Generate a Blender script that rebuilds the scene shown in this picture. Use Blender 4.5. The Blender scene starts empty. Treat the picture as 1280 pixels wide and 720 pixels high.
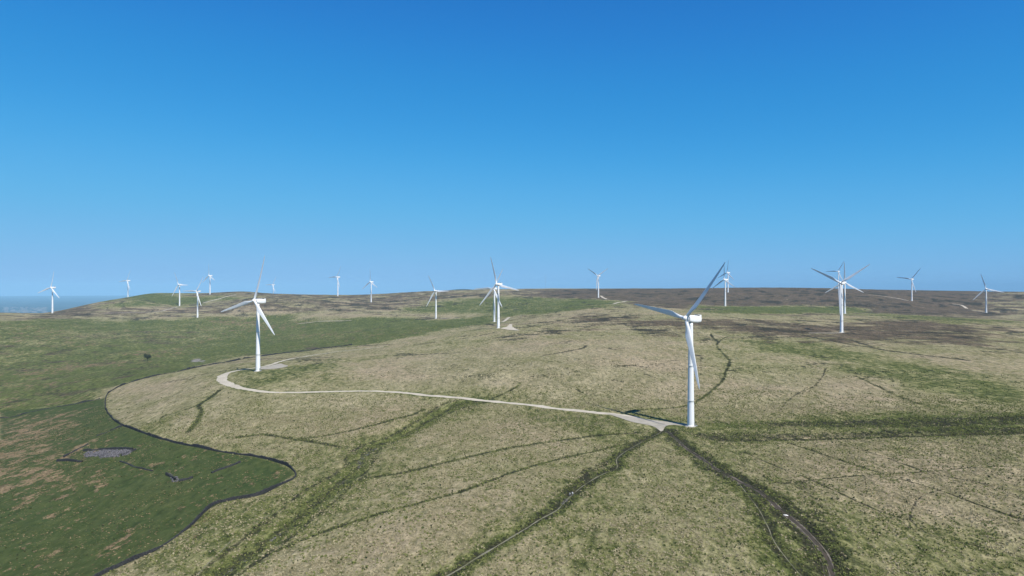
import bpy, bmesh, math, random
import numpy as np
from mathutils import Matrix, Vector
random.seed(7); rng = np.random.default_rng(11)
F = 1280/36*24            # focal length in photo pixels (24 mm on 36 mm)
scene = bpy.context.scene
col = scene.collection
R = math.radians
CAMZ = 0.0                # heights are measured from the camera's eye level

# ------------------------------------------------------------------ helpers
def tag(o, label=None, cat=None, group=None, kind=None):
    if label: o['label'] = label
    if cat: o['category'] = cat
    if group: o['group'] = group
    if kind: o['kind'] = kind
    return o
def link(o, parent=None):
    col.objects.link(o)
    if parent: o.parent = parent
    return o
def empty(name, loc, rz=0):
    o = bpy.data.objects.new(name, None); col.objects.link(o)
    o.location = loc; o.rotation_euler = (0, 0, rz); o.empty_display_size = 2
    return o
def mesh_np(name, V, Fq, mat=None, smooth=True, tri=False):
    V = np.asarray(V, dtype=np.float32); Fq = np.asarray(Fq, dtype=np.int32)
    k = 3 if tri else 4
    me = bpy.data.meshes.new(name)
    me.vertices.add(len(V)); me.vertices.foreach_set('co', V.ravel())
    me.loops.add(Fq.size); me.loops.foreach_set('vertex_index', Fq.ravel())
    me.polygons.add(len(Fq))
    me.polygons.foreach_set('loop_start', np.arange(0, Fq.size, k, dtype=np.int32))
    me.polygons.foreach_set('loop_total', np.full(len(Fq), k, dtype=np.int32))
    me.update(calc_edges=True)
    me.polygons.foreach_set('use_smooth', np.full(len(Fq), smooth, dtype=bool))
    if mat: me.materials.append(mat)
    return me

# ------------------------------------------------------------------ numpy noise
def _h(ix, iy, s):
    n = (ix*374761393 + iy*668265263 + s*1442695041) & 0xffffffff
    n = ((n ^ (n >> 13))*1274126177) & 0xffffffff
    return ((n ^ (n >> 16)) & 0xffff)/65535.0
def vnoise(x, y, s=0):
    fx = np.floor(x); fy = np.floor(y); ix = fx.astype(np.int64); iy = fy.astype(np.int64)
    u = x-fx; v = y-fy; u = u*u*(3-2*u); v = v*v*(3-2*v)
    a = _h(ix, iy, s); b = _h(ix+1, iy, s); c = _h(ix, iy+1, s); d = _h(ix+1, iy+1, s)
    return (a*(1-u)+b*u)*(1-v)+(c*(1-u)+d*u)*v
def fbm(x, y, s=0, o=4, g=.5):
    t = 0; a = 1; n = 0
    for k in range(o):
        t = t+a*vnoise(x*2**k+17.3*k, y*2**k-9.1*k, s+k); n += a; a *= g
    return t/n-.5

def sstep(a, b, x):
    t = np.clip((x-a)/(b-a), 0, 1); return t*t*(3-2*t)

# ------------------------------------------------------------------ terrain from surveyed spots
CP = []
def cpz(px, py, z): CP.append((px, py, z*F/(360-py)))
TURB = [ # px, base py, depth m, hub py, tail turn from the line of sight, blade phase
 (863.5,532,382,398,41,50),(322.5,463.5,585,376,48,75),(623,411.2,939,356.7,37,108),(618,403,1233,361.5,30,62),
 (748,372,1875,344.7,36,30),(545,398.5,1497,364.3,38,120),(464,377.8,2024,352.5,50,95),(422.3,370,2170,346,52,182),
 (341.5,381.5,2900,364,45,62),(262.5,367.7,2200,344.8,56,97),(247,397,1566,364.4,46,60),(224.5,382.5,1932,356,50,118),
 (160,368.2,2330,346,56,66),(65.6,391,1610,359.2,50,80),(906.6,382.8,1552,349.8,42,93),(910,365,2090,340.5,44,85),
 (1052,415.5,830,353.8,21,33),(1056,392,1322,353.3,12,91),(1048,361.8,2260,339,24,60),(1139.8,376,1896,349,24,52),(1232.8,391,1735,361.5,8,107)]
for t in TURB: CP.append((t[0], t[1], t[2]))
for a in [(0,720,-98),(0,600,-100),(0,520,-105),(0,460,-100),(0,425,-80),(0,402,-62),
          (160,600,-93),(150,500,-92),(160,440,-92),(160,410,-78),(160,395,-65),(160,385,-50),(160,375,-33),
          (240,520,-82),(320,490,-75),(370,592,-86),(240,660,-89),(115,720,-93),(300,720,-83),(450,570,-83),(500,640,-79),(210,470,-84),
          (330,437,-92),(330,412,-85),(330,392,-62),(330,376,-35),(450,489,-76),(450,440,-75),(450,415,-76),(450,395,-62),
          (560,440,-69),(560,407,-66),(560,375,-34),(640,505,-76.5),(640,460,-66),(690,392,-47),(750,440,-60),(750,400,-48),(750,385,-38),
          (900,440,-60),(960,400,-47),(830,372,-28),(1280,440,-58),(1280,400,-58),(1150,400,-50),(1100,470,-64),
          (640,720,-79),(640,600,-79.5),(900,720,-77.5),(900,600,-77),(1280,720,-77),(1280,600,-73),(1280,540,-69),(1100,500,-69),(980,372,-27)]:
    cpz(*a)
for a in [(0,392.5,1480),(45,390.5,1620),(80,385,1850),(104,378.5,2020),(130,371,2200),(160,366.6,2300),(220,366.4,2380),(262,366.2,2350),(300,364.3,2450),(340,367,2400),
          (380,368.7,2400),(430,369,2300),(480,367,2450),(520,364.6,2600),(560,363.2,2700),(620,362.2,2900),(700,361.1,3000),(860,361,3000),
          (1000,361,3000),(1090,362,2900),(1180,363.2,2900),(1280,363.3,2900)]:
    CP.append(a)
pts = []; zs = []
for px, py, Y in CP:
    X = (px-640)/F*Y; pts.append((math.atan2(X, Y), math.log(math.hypot(X, Y)))); zs.append(-(py-360)/F*Y)
for azd in (-110, -85, -60, -45, 45, 60, 85, 110):
    for r, z in ((300, -80), (1000, -72), (2600, -40)):
        pts.append((R(azd), math.log(r))); zs.append(z+(-18 if azd < 0 else 8)*math.exp(-abs(r-600)/900))
for azd in range(-120, 121, 20):
    pts.append((R(azd), math.log(60))); zs.append(-82)
pts = np.array(pts); zs = np.array(zs)
SC = np.array([1.6, 1.0])
def _phi(r2): return r2*np.log(r2+1e-12)*.5
D2 = (((pts[:, None]-pts[None])*SC)**2).sum(-1)
n = len(pts); A = np.zeros((n+3, n+3)); A[:n, :n] = _phi(D2)+np.eye(n)*2e-4
Pm = np.c_[np.ones(n), pts]; A[:n, n:] = Pm; A[n:, :n] = Pm.T
W = np.linalg.solve(A, np.r_[zs, 0, 0, 0])
R0x = [-3.2, -.7, R(-34.5), R(-31), R(-27), R(-22), R(-15), R(0), R(20), R(37), .9, 3.2]
R0y = [2600, 1700, 1720, 2080, 2420, 2600, 2800, 3200, 3300, 3200, 3000, 2600]
def hbase(X, Y):
    X = np.asarray(X, float); Y = np.asarray(Y, float); sh = X.shape; X = X.ravel(); Y = Y.ravel()
    az = np.arctan2(X, Y); r = np.hypot(X, Y); R0 = np.interp(az, R0x, R0y)
    L = np.log(np.clip(r, 60, R0+150)); a = np.clip(az, R(-110), R(110))
    z = W[n]+W[n+1]*a+W[n+2]*L
    for i in range(n):
        z = z+W[i]*_phi(((a-pts[i, 0])*SC[0])**2+((L-pts[i, 1])*SC[1])**2)
    s = sstep(70, 110, np.abs(np.degrees(az))); z = z*(1-s)+(-78)*s
    s = sstep(0, 4200, r-R0-120); z = z*(1-s)+(-400+18*fbm(X/2500, Y/2500, 5))*s
    # a far hill behind the moor
    z = z+386*np.exp(-((X+690)/900)**2-((Y-9600)/1500)**2)*s
    return z.reshape(sh)
def unproject(P):
    P = np.asarray(P, float)
    Ys = np.exp(np.linspace(math.log(120), math.log(6000), 520))
    X = (P[:, 0:1]-640)/F*Ys; zr = -(P[:, 1:2]-360)/F*Ys
    h = hbase(X, np.broadcast_to(Ys, X.shape))
    below = zr < h
    below[:, -1] = True
    i = np.maximum(below.argmax(1), 1); k = np.arange(len(P))
    d1 = (zr-h)[k, i-1]; d0 = (zr-h)[k, i]; t = np.clip(d1/(d1-d0+1e-9), 0, 1)
    Yv = Ys[i-1]+(Ys[i]-Ys[i-1])*t
    return np.c_[(P[:, 0]-640)/F*Yv, Yv]
_cache = []
def UP(pl):                                     # one polyline of spots read off the photograph -> ground plan in metres
    return unproject(pl)
def smooth_line(P, step):
    P = np.asarray(P); m = len(P)
    E = np.vstack([2*P[0]-P[1], P, 2*P[-1]-P[-2]]); out = []
    for i in range(m-1):
        p0, p1, p2, p3 = E[i:i+4]; L = np.linalg.norm(p2-p1); k = max(2, int(L/step))
        t = np.linspace(0, 1, k, endpoint=False)[:, None]
        out.append(.5*((2*p1)+(-p0+p2)*t+(2*p0-5*p1+4*p2-p3)*t**2+(-p0+3*p1-3*p2+p3)*t**3))
    return np.vstack(out+[P[-1:]])
def pdist(X, Y, P):
    d = np.full(X.shape, 1e9); T = np.zeros(X.shape)
    m = 140.
    sel = (X > P[:, 0].min()-m) & (X < P[:, 0].max()+m) & (Y > P[:, 1].min()-m) & (Y < P[:, 1].max()+m)
    x = X[sel]; y = Y[sel]; dd = np.full(x.shape, 1e9)
    for i in range(len(P)-1):
        ax, ay = P[i]; bx, by = P[i+1]; vx = bx-ax; vy = by-ay
        t = np.clip(((x-ax)*vx+(y-ay)*vy)/(vx*vx+vy*vy+1e-9), 0, 1)
        dd = np.minimum(dd, np.hypot(x-ax-t*vx, y-ay-t*vy))
    d[sel] = dd
    return d
def inpoly(X, Y, P):
    ins = np.zeros(X.shape, bool); d = np.full(X.shape, 1e9); m = len(P)
    for i in range(m):
        ax, ay = P[i]; bx, by = P[(i+1) % m]
        if ay != by:
            c = ((ay > Y) != (by > Y)) & (X < (bx-ax)*(Y-ay)/(by-ay)+ax); ins ^= c
        vx = bx-ax; vy = by-ay
        t = np.clip(((X-ax)*vx+(Y-ay)*vy)/(vx*vx+vy*vy+1e-9), 0, 1)
        d = np.minimum(d, np.hypot(X-ax-t*vx, Y-ay-t*vy))
    return np.where(ins, d, -d)

# ------------------------------------------------------------------ plan of the lines on the moor
ROAD = [(858,530.5),(840,528.8),(820,527),(800,523),(780,519),(740,514.5),(700,510.5),(660,505),(620,501),(580,497.5),(540,494),(500,490.5),(460,489),(430,489),(400,490),(370,491),(340,490.5),(315,487.5),(295,483.3),(282,478),(277,472.8),(280,467.5),(290,464),(305,461.3),(322,458.6),(340,455),(358,450.3),(375,446.8),(395,443.5),(420,440.3),(450,436.5),(480,433.3)]
WALL = [(440,431.5),(400,436.5),(360,442),(340,444.3),(318,447.3),(290,452.3),(260,457.3),(230,463),(200,468.5),(170,476),(148,484),(136,491),(131.5,500),(132.5,511),(140,522),(155,533),(180,542.3),(210,551),(250,559.5),(290,567),(320,572),(345,577.3),(362,584.5),(370,592),(366,599),(350,606.5),(330,617),(310,622),(290,625),(270,629.5),(258,637),(250,645),(238,656),(215,672),(195,685),(170,696),(150,705),(130,714),(112,723)]
L_PATH = [(828,537),(815,545),(800,552),(782,562),(771,571),(771,583),(755,590),(740,598),(728,605.5),(716,615.5),(703,628),(695,636),(675,648),(650,664),(620,682),(596,697),(575,710),(552,723)]
L_TRACK = [(832,537),(845,548),(860,560),(880,573),(900,587),(920,597),(942,608),(960,622),(975,636),(990,649),(1005,661),(1018,674),(1030,690),(1037,706),(1041,724)]
L_BRANCH = [(922,600),(935,618),(948,636),(958,655),(967,676),(981,696),(1002,722)]
STREAM = [(600,500),(570,505),(545,515),(520,530),(500,540),(478,548.5),(462,556.5),(450,567),(449.5,576),(432,592),(415,605),(395,621),(375,637),(350,655),(320,677),(290,698),(262,719)]
ROUGH = [(352,634),(330,645),(300,664),(272,688),(240,717)]
GREENLINES = [ # polyline, width m, green, dark
 ([(300,704),(340,688),(400,665),(480,640),(560,618),(640,590),(700,572),(740,563),(790,552)],2.2,.9,.30),
 ([(430,604),(450,598),(500,590),(560,576),(640,558),(700,549),(750,543),(800,540)],3.2,.9,.30),
 ([(277,486),(262,497),(249,506),(251.5,515),(244,529),(234,540)],2.6,1,.35),
 ([(249,506),(230,513),(205,520),(200,526)],1.6,.7,.2),
 ([(300,546),(330,542),(365,548),(400,553.5),(425,558)],3,.9,.35),
 ([(365,548),(395,546),(430,540),(470,530),(510,519),(530,510)],2.6,.9,.35),
 ([(866,505),(880,496),(890,488),(903,475),(907,465),(912,452),(905,443),(897,435),(898,428),(910,421),(925,419)],2.2,.8,.22),
 ([(899,429),(893,424),(889,420),(889,417)],2.6,.9,.45),
 ([(780,513),(820,511),(850,509),(866,504)],2.2,.8,.3),
 ([(876,470),(876,455),(877,445)],1.2,.5,.0),
 ([(985,553),(1050,575),(1105,592),(1170,611),(1215,628),(1285,653)],1.0,.6,.62),
 ([(930,565),(960,578),(1000,593),(1040,612),(1080,630),(1110,643),(1135,650)],.9,.6,.5),
 ([(1040,553),(1090,566),(1160,590),(1230,605),(1285,626)],.9,.5,.4),
 ([(985,602),(1050,596),(1105,592),(1150,590),(1190,586),(1275,581)],.9,.6,.45),
 ([(1178,612),(1152,620),(1141,635),(1138,650),(1155,665),(1180,675),(1230,685)],.8,.5,.32),
 ([(975,512),(985,500),(1000,490),(1018,482),(1028,470),(1032,460)],1.3,.5,.25),
 ([(953,593),(965,600),(975,603),(1000,603)],1.0,.5,.6),
 ([(980,548.5),(1020,548),(1160,543.3),(1290,541)],4.2,.9,.72),
 ([(900,550),(940,549.5),(980,548.5)],4,.8,.45),
 ([(640,411),(700,417.5),(760,420),(860,420),(960,420)],4,.5,.3),
 ([(500,433),(530,429.5),(590,421.5),(625,414)],3,.3,.55),
 ([(845,552),(870,562),(900,580),(930,596),(965,615),(1000,640),(1040,690),(1050,720)],3.5,.9,.35),
 ([(678,444),(700,440.5),(725,436),(733,432)],3,0,.6),([(775,457),(790,456.5),(811,459.5)],2,0,.6),
 ([(720,486),(730,491),(744,493)],1.3,0,.6),([(765,475),(780,477.5)],1.2,0,.5),([(805,467),(822,473)],1,0,.4),
 ([(585,509),(640,486),(650,478)],2,.6,.2),
 ([(1070,470),(1130,498),(1150,505)],2,.6,.3),
 ([(905,396),(960,402),(1020,407),(1050,409)],7,0,.45),([(1000,418),(1060,430),(1130,440),(1210,450)],5,.2,.45),
 ([(945,421),(970,422)],7,0,.6),([(985,421),(1000,422)],6,0,.5),([(1230,440),(1260,441)],4,0,.6),
 ([(480,404),(500,400)],4,0,.5),([(575,408),(605,405),(620,407)],4,.2,.6),([(430,416),(460,412),(492,407)],5,.3,.5),
 ([(1060,424),(1100,436),(1140,440)],5,.2,.4),([(1000,371),(1040,375)],14,0,.3)]
PL = dict(road=UP(ROAD), wall=UP(WALL), path=UP(L_PATH), track=UP(L_TRACK), branch=UP(L_BRANCH), stream=UP(STREAM), rough=UP(ROUGH))
for k in PL: PL[k] = smooth_line(PL[k], 4.)

# ------------------------------------------------------------------ ground grid: finer near the eye, one sheet to the horizon
pyr = np.r_[np.linspace(900, 722, 60), np.linspace(721.4, 366, 640)]
rr = np.r_[np.linspace(8, 110, 12), 77*F/(pyr-360)]
rr = np.r_[rr[rr < 3200], np.exp(np.linspace(math.log(3205), math.log(42000), 130))]
rr = np.sort(rr)
azs = np.r_[np.linspace(-180, -44, 70, endpoint=False), np.linspace(-44, 44, 1150, endpoint=False), np.linspace(44, 180, 70)]
AZ, RR = np.meshgrid(np.radians(azs), rr)
GX = RR*np.sin(AZ); GY = RR*np.cos(AZ); sh = GX.shape
def hrelief(X, Y, Z):
    r = np.hypot(X, Y); near = 1-sstep(3500, 6000, r)
    Z = Z+near*(2.6*fbm(X/150, Y/150, 21, 3)+.9*fbm(X/32, Y/32, 31, 3)*sstep(0, 200, 3500-r))
    amp = np.clip(r/900, 0, 1)
    Z = Z+near*amp*(1-sstep(1500, 3000, r)*.5)*(3.2*(-np.abs(fbm(X/90, Y/60, 41, 3))*2+.25))*sstep(500, 1100, r)*.6
    return Z
GZ = hrelief(GX, GY, hbase(GX, GY))
# incised lines
dist = {}
for k in PL: dist[k] = pdist(GX, GY, PL[k])
GZ -= (2.6*np.exp(-(dist['stream']/9)**2)+.5*np.exp(-(dist['stream']/1.8)**2))*(1-np.exp(-(dist['road']/26)**2))
GZ -= .7*np.exp(-(dist['track']/2.6)**2)+.5*np.exp(-(dist['path']/2.2)**2)+.3*np.exp(-(dist['branch']/1.6)**2)
GL = []
for pl, w, g, dk in GREENLINES:
    w = w*.62; P = smooth_line(UP(pl), 6.); d = pdist(GX, GY, P); GL.append((d, w, g, dk))
    GZ -= .35*dk*min(w, 3)*np.exp(-(d/w)**2)
# level ground below the gravel
flat = np.exp(-(dist['road']/6.)**2); 
faces = []
nr, nc = sh
idx = np.arange(nr*nc).reshape(nr, nc)
Fq = np.stack([idx[:-1, :-1], idx[:-1, 1:], idx[1:, 1:], idx[1:, :-1]], -1).reshape(-1, 4)

def hground(X, Y):                              # height of the finished sheet at any point
    X = np.atleast_1d(np.asarray(X, float)); Y = np.atleast_1d(np.asarray(Y, float))
    a = np.degrees(np.arctan2(X, Y)); r = np.hypot(X, Y)
    j = np.clip(np.searchsorted(azs, a)-1, 0, nc-2); i = np.clip(np.searchsorted(rr, r)-1, 0, nr-2)
    u = np.clip((a-azs[j])/(azs[j+1]-azs[j]), 0, 1); v = np.clip((r-rr[i])/(rr[i+1]-rr[i]), 0, 1)
    return (GZ[i, j]*(1-u)+GZ[i, j+1]*u)*(1-v)+(GZ[i+1, j]*(1-u)+GZ[i+1, j+1]*u)*v

# land cover, six fields: green, dark, pasture | heather, bracken, bare
r = RR
warp = fbm(GX/70, GY/70, 61, 4); warp2 = fbm(GX/22, GY/22, 71, 4); broad = fbm(GX/420, GY/420, 81, 4)
def region(pl, soft=.012, wob=.05):
    P = UP(pl); soft = soft*1.9 if soft > .013 else soft; return sstep(-1, 1, (inpoly(GX, GY, P)+warp*wob*1.6*r+warp2*wob*.8*r)/(soft*r))
G = np.full(sh, .41); D = np.zeros(sh); Pm_ = np.zeros(sh); H = np.zeros(sh); B = np.zeros(sh); L = np.zeros(sh)
def edge(d, w): return np.exp(-(d/w)**2)
left = region([(-250,408),(-250,402),(0,400),(60,398),(240,400),(340,392),(440,398),(600,400),(560,412),(500,424),(440,432),(318,446),(230,462),(148,483),(131,500),(0,512),(-250,520)], .02)
G = np.maximum(G, left*.92)
far = sstep(700, 1500, r); H = np.maximum(H, far*(.45+broad*.8)); G = G*(1-far*.25)
# open moor right of the road gets browner with distance
H = np.maximum(H, region([(690,395),(860,398),(1000,400),(1280,398),(1280,440),(1120,432),(1000,424),(860,415),(700,408)], .05)*.70)
H = np.maximum(H, region([(640,362),(1280,363),(1280,398),(1000,395),(900,392),(640,372)], .04)*.92)
GR = [([(620,372),(740,374),(800,379),(740,386),(690,392),(620,396),(560,392),(500,390),(540,376)],.80),
 ([(330,393),(420,399),(490,396),(560,399),(628,397),(612,405),(560,411),(500,424),(440,431),(380,436),(330,441),(256,446),(220,452),(268,432),(296,415)],.88),
 ([(70,384),(120,372),(160,368),(240,371),(300,372),(250,380),(150,384)],.86),
 ([(20,402),(160,399),(330,396),(330,404),(240,410),(120,414),(0,420),(0,406)],.80),
 ([(870,383),(1060,384),(1060,391),(960,392),(880,390)],.88),([(1040,384),(1170,396),(1280,402),(1280,407),(1180,403),(1060,393)],.72),
 ([(905,425),(960,426),(1040,430),(1075,440),(1060,450),(1020,446),(930,440)],.70),
 ([(1010,440),(1080,440),(1180,458),(1285,475),(1285,508),(1220,502),(1140,492),(1080,476),(1030,458)],.68),
 ([(920,455),(990,456),(985,478),(930,474)],.56),
 ([(650,506),(740,513),(860,518),(1000,517),(1285,515),(1285,545),(1000,549),(920,570),(840,560),(800,556),(690,540),(640,524)],.66),
 ([(860,526),(1285,520),(1285,534),(1000,535),(870,536)],.86),
 ([(290,462),(330,462),(420,450),(440,446),(480,446),(470,470),(400,476),(330,486),(290,480)],.62),
 ([(330,462),(400,456),(400,462),(340,466)],.85),
 ([(136,494),(160,478),(200,470),(175,490),(165,510),(180,530),(250,555),(340,570),(380,560),(440,545),(500,525),(560,500),(600,502),(540,540),(460,600),(380,650),(300,722),(120,722),(260,640),(330,620),(372,595),(330,575),(200,548),(140,525)],.64),
 ([(150,712),(260,645),(330,622),(390,600),(440,560),(500,522),(560,505),(590,502),(530,545),(470,600),(400,650),(320,700),(290,722)],.60),
 ([(440,720),(560,668),(640,640),(690,610),(760,570),(830,545),(860,560),(790,575),(770,600),(750,640),(690,665),(640,690),(560,722)],.58),
 ([(850,560),(920,580),(1010,640),(1060,722),(960,722),(920,640),(890,600)],.72),
 ([(1040,645),(1130,660),(1285,672),(1285,722),(1150,700),(1080,690)],.55),
 ([(1050,550),(1140,560),(1285,566),(1285,580),(1160,585),(1080,572)],.50),
 ([(1150,690),(1200,697),(1285,708),(1285,722),(1150,722)],.58),
 ([(560,490),(620,470),(650,475),(655,500),(600,498)],.50),([(555,440),(590,438),(600,452),(560,455)],.55),
 ([(940,640),(1040,600),(1120,650),(1285,690),(1285,722),(1060,722)],.58),([(700,660),(760,640),(800,680),(760,722),(690,722)],.60),
 ([(400,600),(480,560),(560,555),(520,600),(430,640)],.52),([(880,560),(960,556),(1060,600),(1040,640),(980,620)],.56)]
GM = np.zeros(sh)
for pl, v in GR: 
    m = region(pl, .02, .06); GM = np.maximum(GM, m*(v > .79)); G = np.where(m > 0, np.maximum(G, G*(1-m)+v*m) if v > .5 else G*(1-m)+v*m, G); H = H*(1-m*.7)
# straw-coloured swells
for pl, v in [([(440,455),(560,440),(640,430),(760,425),(860,430),(860,495),(760,498),(640,492),(520,484),(440,478)],.20),
              ([(140,486),(230,472),(270,478),(300,492),(430,494),(520,502),(470,525),(380,530),(300,545),(220,535),(160,510)],.28),
              ([(640,575),(760,565),(830,560),(900,600),(930,660),(900,722),(640,722),(580,715),(700,650),(770,600)],.47),
              ([(330,722),(420,670),(560,620),(680,580),(700,590),(640,640),(560,690),(470,722)],.30),
              ([(960,560),(1130,560),(1280,600),(1280,660),(1130,640),(1000,600)],.33),
              ([(400,398),(500,392),(600,392),(540,398)],.2),([(60,392),(200,388),(330,384),(330,390),(200,396)],.16),
              ([(920,470),(1060,468),(1130,492),(1060,508),(920,508)],.24)]:
    m = region(pl, .03, .05)*.85; G = G*(1-m)+v*m
pas = inpoly(GX, GY, UP([(0,513),(60,509),(131,497),(132,511),(155,533),(210,551),(290,567),(345,577),(370,592),(350,606),(330,617),(290,625),(258,637),(238,656),(195,685),(112,723),(0,723)]))
Pm_ = sstep(-1.5, 1.5, pas+warp2*2)*sstep(0, 1, 1.0+0*pas)
left_edge = (GX < -150) & (r < 560) & (AZ < R(-36.5)); Pm_ = np.where(left_edge, 1, Pm_)
B = np.maximum(B, Pm_*.30)
B = np.maximum(B, region([(-250,515),(0,512),(120,505),(140,525),(160,545),(170,590),(150,612),(60,632),(0,632),(-250,640)], .05)*.52)
B = np.maximum(B, region([(200,556),(250,560),(300,572),(290,590),(240,600),(190,585)], .04)*.50)
B = np.maximum(B, region([(0,462),(60,452),(130,450),(160,440),(230,430),(275,412),(285,415),(262,432),(215,448),(180,456),(120,462),(60,470),(0,478)], .05)*.60)
B = np.maximum(B, region([(300,406),(420,408),(400,414),(320,416)], .03)*.35)
B = np.maximum(B, region([(60,424),(180,428),(160,436),(60,436)], .03)*.5)
B = np.maximum(B, region([(420,545),(480,540),(470,560),(430,580),(410,570)], .03)*.42)
B = np.maximum(B, region([(245,650),(320,628),(360,612),(370,606),(340,628),(300,640),(250,668)], .02)*.45)
B = np.maximum(B, region([(30,705),(90,675),(80,690),(40,715)], .02)*.7)
L = np.maximum(L, region([(242,453),(245,449),(249,449.5),(246,453)], .004, .01)*.8); L = np.maximum(L, region([(249,452.5),(254,451),(257,454),(251,454.5)], .004, .01)*.8)
H = np.maximum(H, left*.34)
B = np.maximum(B, left*(.30+.5*fbm(GX/160, GY/120, 151, 3)))
H = np.maximum(H, region([(0,392),(60,389),(160,366),(420,368),(600,362),(640,372),(540,390),(330,394),(150,398),(0,402)], .04)*.60)
H = np.maximum(H, region([(640,400),(860,404),(1280,412),(1280,450),(1100,440),(900,428),(640,424)], .06)*.42)
H = np.maximum(H, region([(360,434),(400,430),(440,428),(420,434),(370,439)], .01)*.8)
D = np.maximum(D, edge(pdist(GX, GY, UP([(104,573),(160,569)])), 4)*.15)
H = H*(1-.8*GM)
# vegetation along the lines
G = np.maximum(G, .92*edge(dist['path'], 5.5+5*(fbm(GX/25, GY/25, 91)+.3))); D = np.maximum(D, .62*edge(dist['path'], 3.6+warp*5))
G = np.maximum(G, .95*edge(dist['track'], 10)); D = np.maximum(D, .80*edge(dist['track'], 5.2+warp*5))
G = np.maximum(G, .95*edge(dist['branch'], 6)); D = np.maximum(D, .45*edge(dist['branch'], 3.5))
G = np.maximum(G, .90*edge(dist['stream'], 14)); D = np.maximum(D, .45*edge(dist['stream'], 4+warp*6)); D = np.maximum(D, .45*edge(np.abs(dist['stream']-9-warp*14), 1.6)*(dist['stream'] < 20))
G = np.maximum(G, .7*edge(dist['road'], 9)); G = np.maximum(G, .6*edge(dist['wall'], 5))
for d, w, g, dk in GL:
    if g > .55: G = np.maximum(G, (.35+.5*g)*edge(d, w*1.7))
    D = np.maximum(D, (dk+.30)*edge(d, w)*(.9+.6*warp2))
for dpl, a in (([(722,604),(735,590),(765,575),(775,570)], .5), ([(1000,600),(1020,640),(1045,700)], .35)):
    D = np.maximum(D, a*edge(pdist(GX, GY, UP(dpl)), 4))
D = np.maximum(D, region([(930,527),(1285,521),(1285,529),(1100,533),(960,534)], .01, .02)*.52)
D = np.maximum(D, region([(860,541),(1285,535),(1285,541),(1100,545),(960,549),(880,551)], .008, .012)*.46)
# bare ground in ruts
L = np.maximum(L, .42*edge(dist['stream'], .8)*sstep(.02, .16, fbm(GX/28, GY/28, 101)))
L = np.maximum(L, .40*edge(dist['track'], 1.8+1.5*warp)*sstep(-.1, .2, warp2))
L = np.maximum(L, .35*edge(pdist(GX, GY, UP([(478,548),(462,556),(450,567),(449,576)])), 1.6)*sstep(-.15, .1, warp2))
# haggs and heather streaks grow with distance
hag = sstep(.10, .19, -np.abs(fbm(GX/120, GY/70, 111, 4))*1.2+.19+.10*broad)*sstep(450, 900, r)*(1-sstep(2600, 4200, r))*(1-left*.6)
hag2 = sstep(.10, .17, -np.abs(fbm(GX/48, GY/30, 131, 4))*1.3+.17+.06*broad)*sstep(330, 700, r)*(1-sstep(1900, 2600, r))*(1-left*.8)*sstep(0, .12, fbm(GX/130, GY/110, 141, 3))
D = np.maximum(D, hag2*.50)
hag *= sstep(-.1, .15, fbm(GX/55, GY/40, 121, 3)+.25*(H-.4)); D = np.maximum(D, hag*(.62+.25*np.clip(H-.4, 0, 1)))
plain = sstep(3600, 5200, r)
D *= 1-plain
me = mesh_np('ground', np.c_[GX.ravel(), GY.ravel(), GZ.ravel()], Fq)
def setattr_col(me, name, a, b, c):
    at = me.color_attributes.new(name, 'FLOAT_COLOR', 'POINT')
    v = np.c_[a.ravel(), b.ravel(), c.ravel(), np.ones(a.size)].astype(np.float32)
    at.data.foreach_set('color', v.ravel())
setattr_col(me, 'cover', G, D, Pm_); setattr_col(me, 'cover_more', H, B, L)

# ------------------------------------------------------------------ materials
class NT:
    def __init__(s, name, kind='mat'):
        s.m = bpy.data.materials.new(name); s.m.use_nodes = True; s.t = s.m.node_tree; s.N = s.t.nodes
        s.bsdf = s.N['Principled BSDF']; s.bsdf.inputs['Specular IOR Level'].default_value = .2
    def n(s, typ, **kw):
        x = s.N.new(typ)
        for k, v in kw.items(): setattr(x, k, v)
        return x
    def l(s, a, b): s.t.links.new(a, b)
    def put(s, sock, v):
        if isinstance(v, bpy.types.NodeSocket): s.l(v, sock)
        else: sock.default_value = v
    def math(s, op, a, b=0., c=0., clamp=False):
        x = s.n('ShaderNodeMath', operation=op, use_clamp=clamp)
        s.put(x.inputs[0], a); s.put(x.inputs[1], b)
        if op in ('MULTIPLY_ADD',): s.put(x.inputs[2], c)
        return x.outputs[0]
    def mix(s, f, a, b):
        x = s.n('ShaderNodeMix', data_type='RGBA'); s.put(x.inputs[0], f)
        for i, v in ((6, a), (7, b)):
            if isinstance(v, tuple): v = (*v, 1)
            s.put(x.inputs[i], v)
        return x.outputs[2]
    def rng(s, v, a, b, c=0., d=1., smooth=True):
        x = s.n('ShaderNodeMapRange'); x.interpolation_type = 'SMOOTHSTEP' if smooth else 'LINEAR'
        s.put(x.inputs[0], v)
        for i, q in ((1, a), (2, b), (3, c), (4, d)): s.put(x.inputs[i], q)
        return x.outputs[0]
    def noise(s, vec, scale, detail=4, rough=.55, dist=0.):
        x = s.n('ShaderNodeTexNoise'); s.l(vec, x.inputs['Vector']); x.inputs['Scale'].default_value = scale
        x.inputs['Detail'].default_value = detail; x.inputs['Roughness'].default_value = rough; x.inputs['Distortion'].default_value = dist
        return x.outputs[0]
    def pos(s, sc=(1, 1, 1), rot=0.):
        tc = s.n('ShaderNodeTexCoord'); mp = s.n('ShaderNodeMapping'); s.l(tc.outputs['Object'], mp.inputs[0])
        mp.inputs['Scale'].default_value = sc; mp.inputs['Rotation'].default_value = (0, 0, rot); return mp.outputs[0]
    def bump(s, h, dist, strength=1.):
        b = s.n('ShaderNodeBump'); s.l(h, b.inputs['Height']); b.inputs['Distance'].default_value = dist; b.inputs['Strength'].default_value = strength
        s.l(b.outputs[0], s.bsdf.inputs['Normal']); return b

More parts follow.
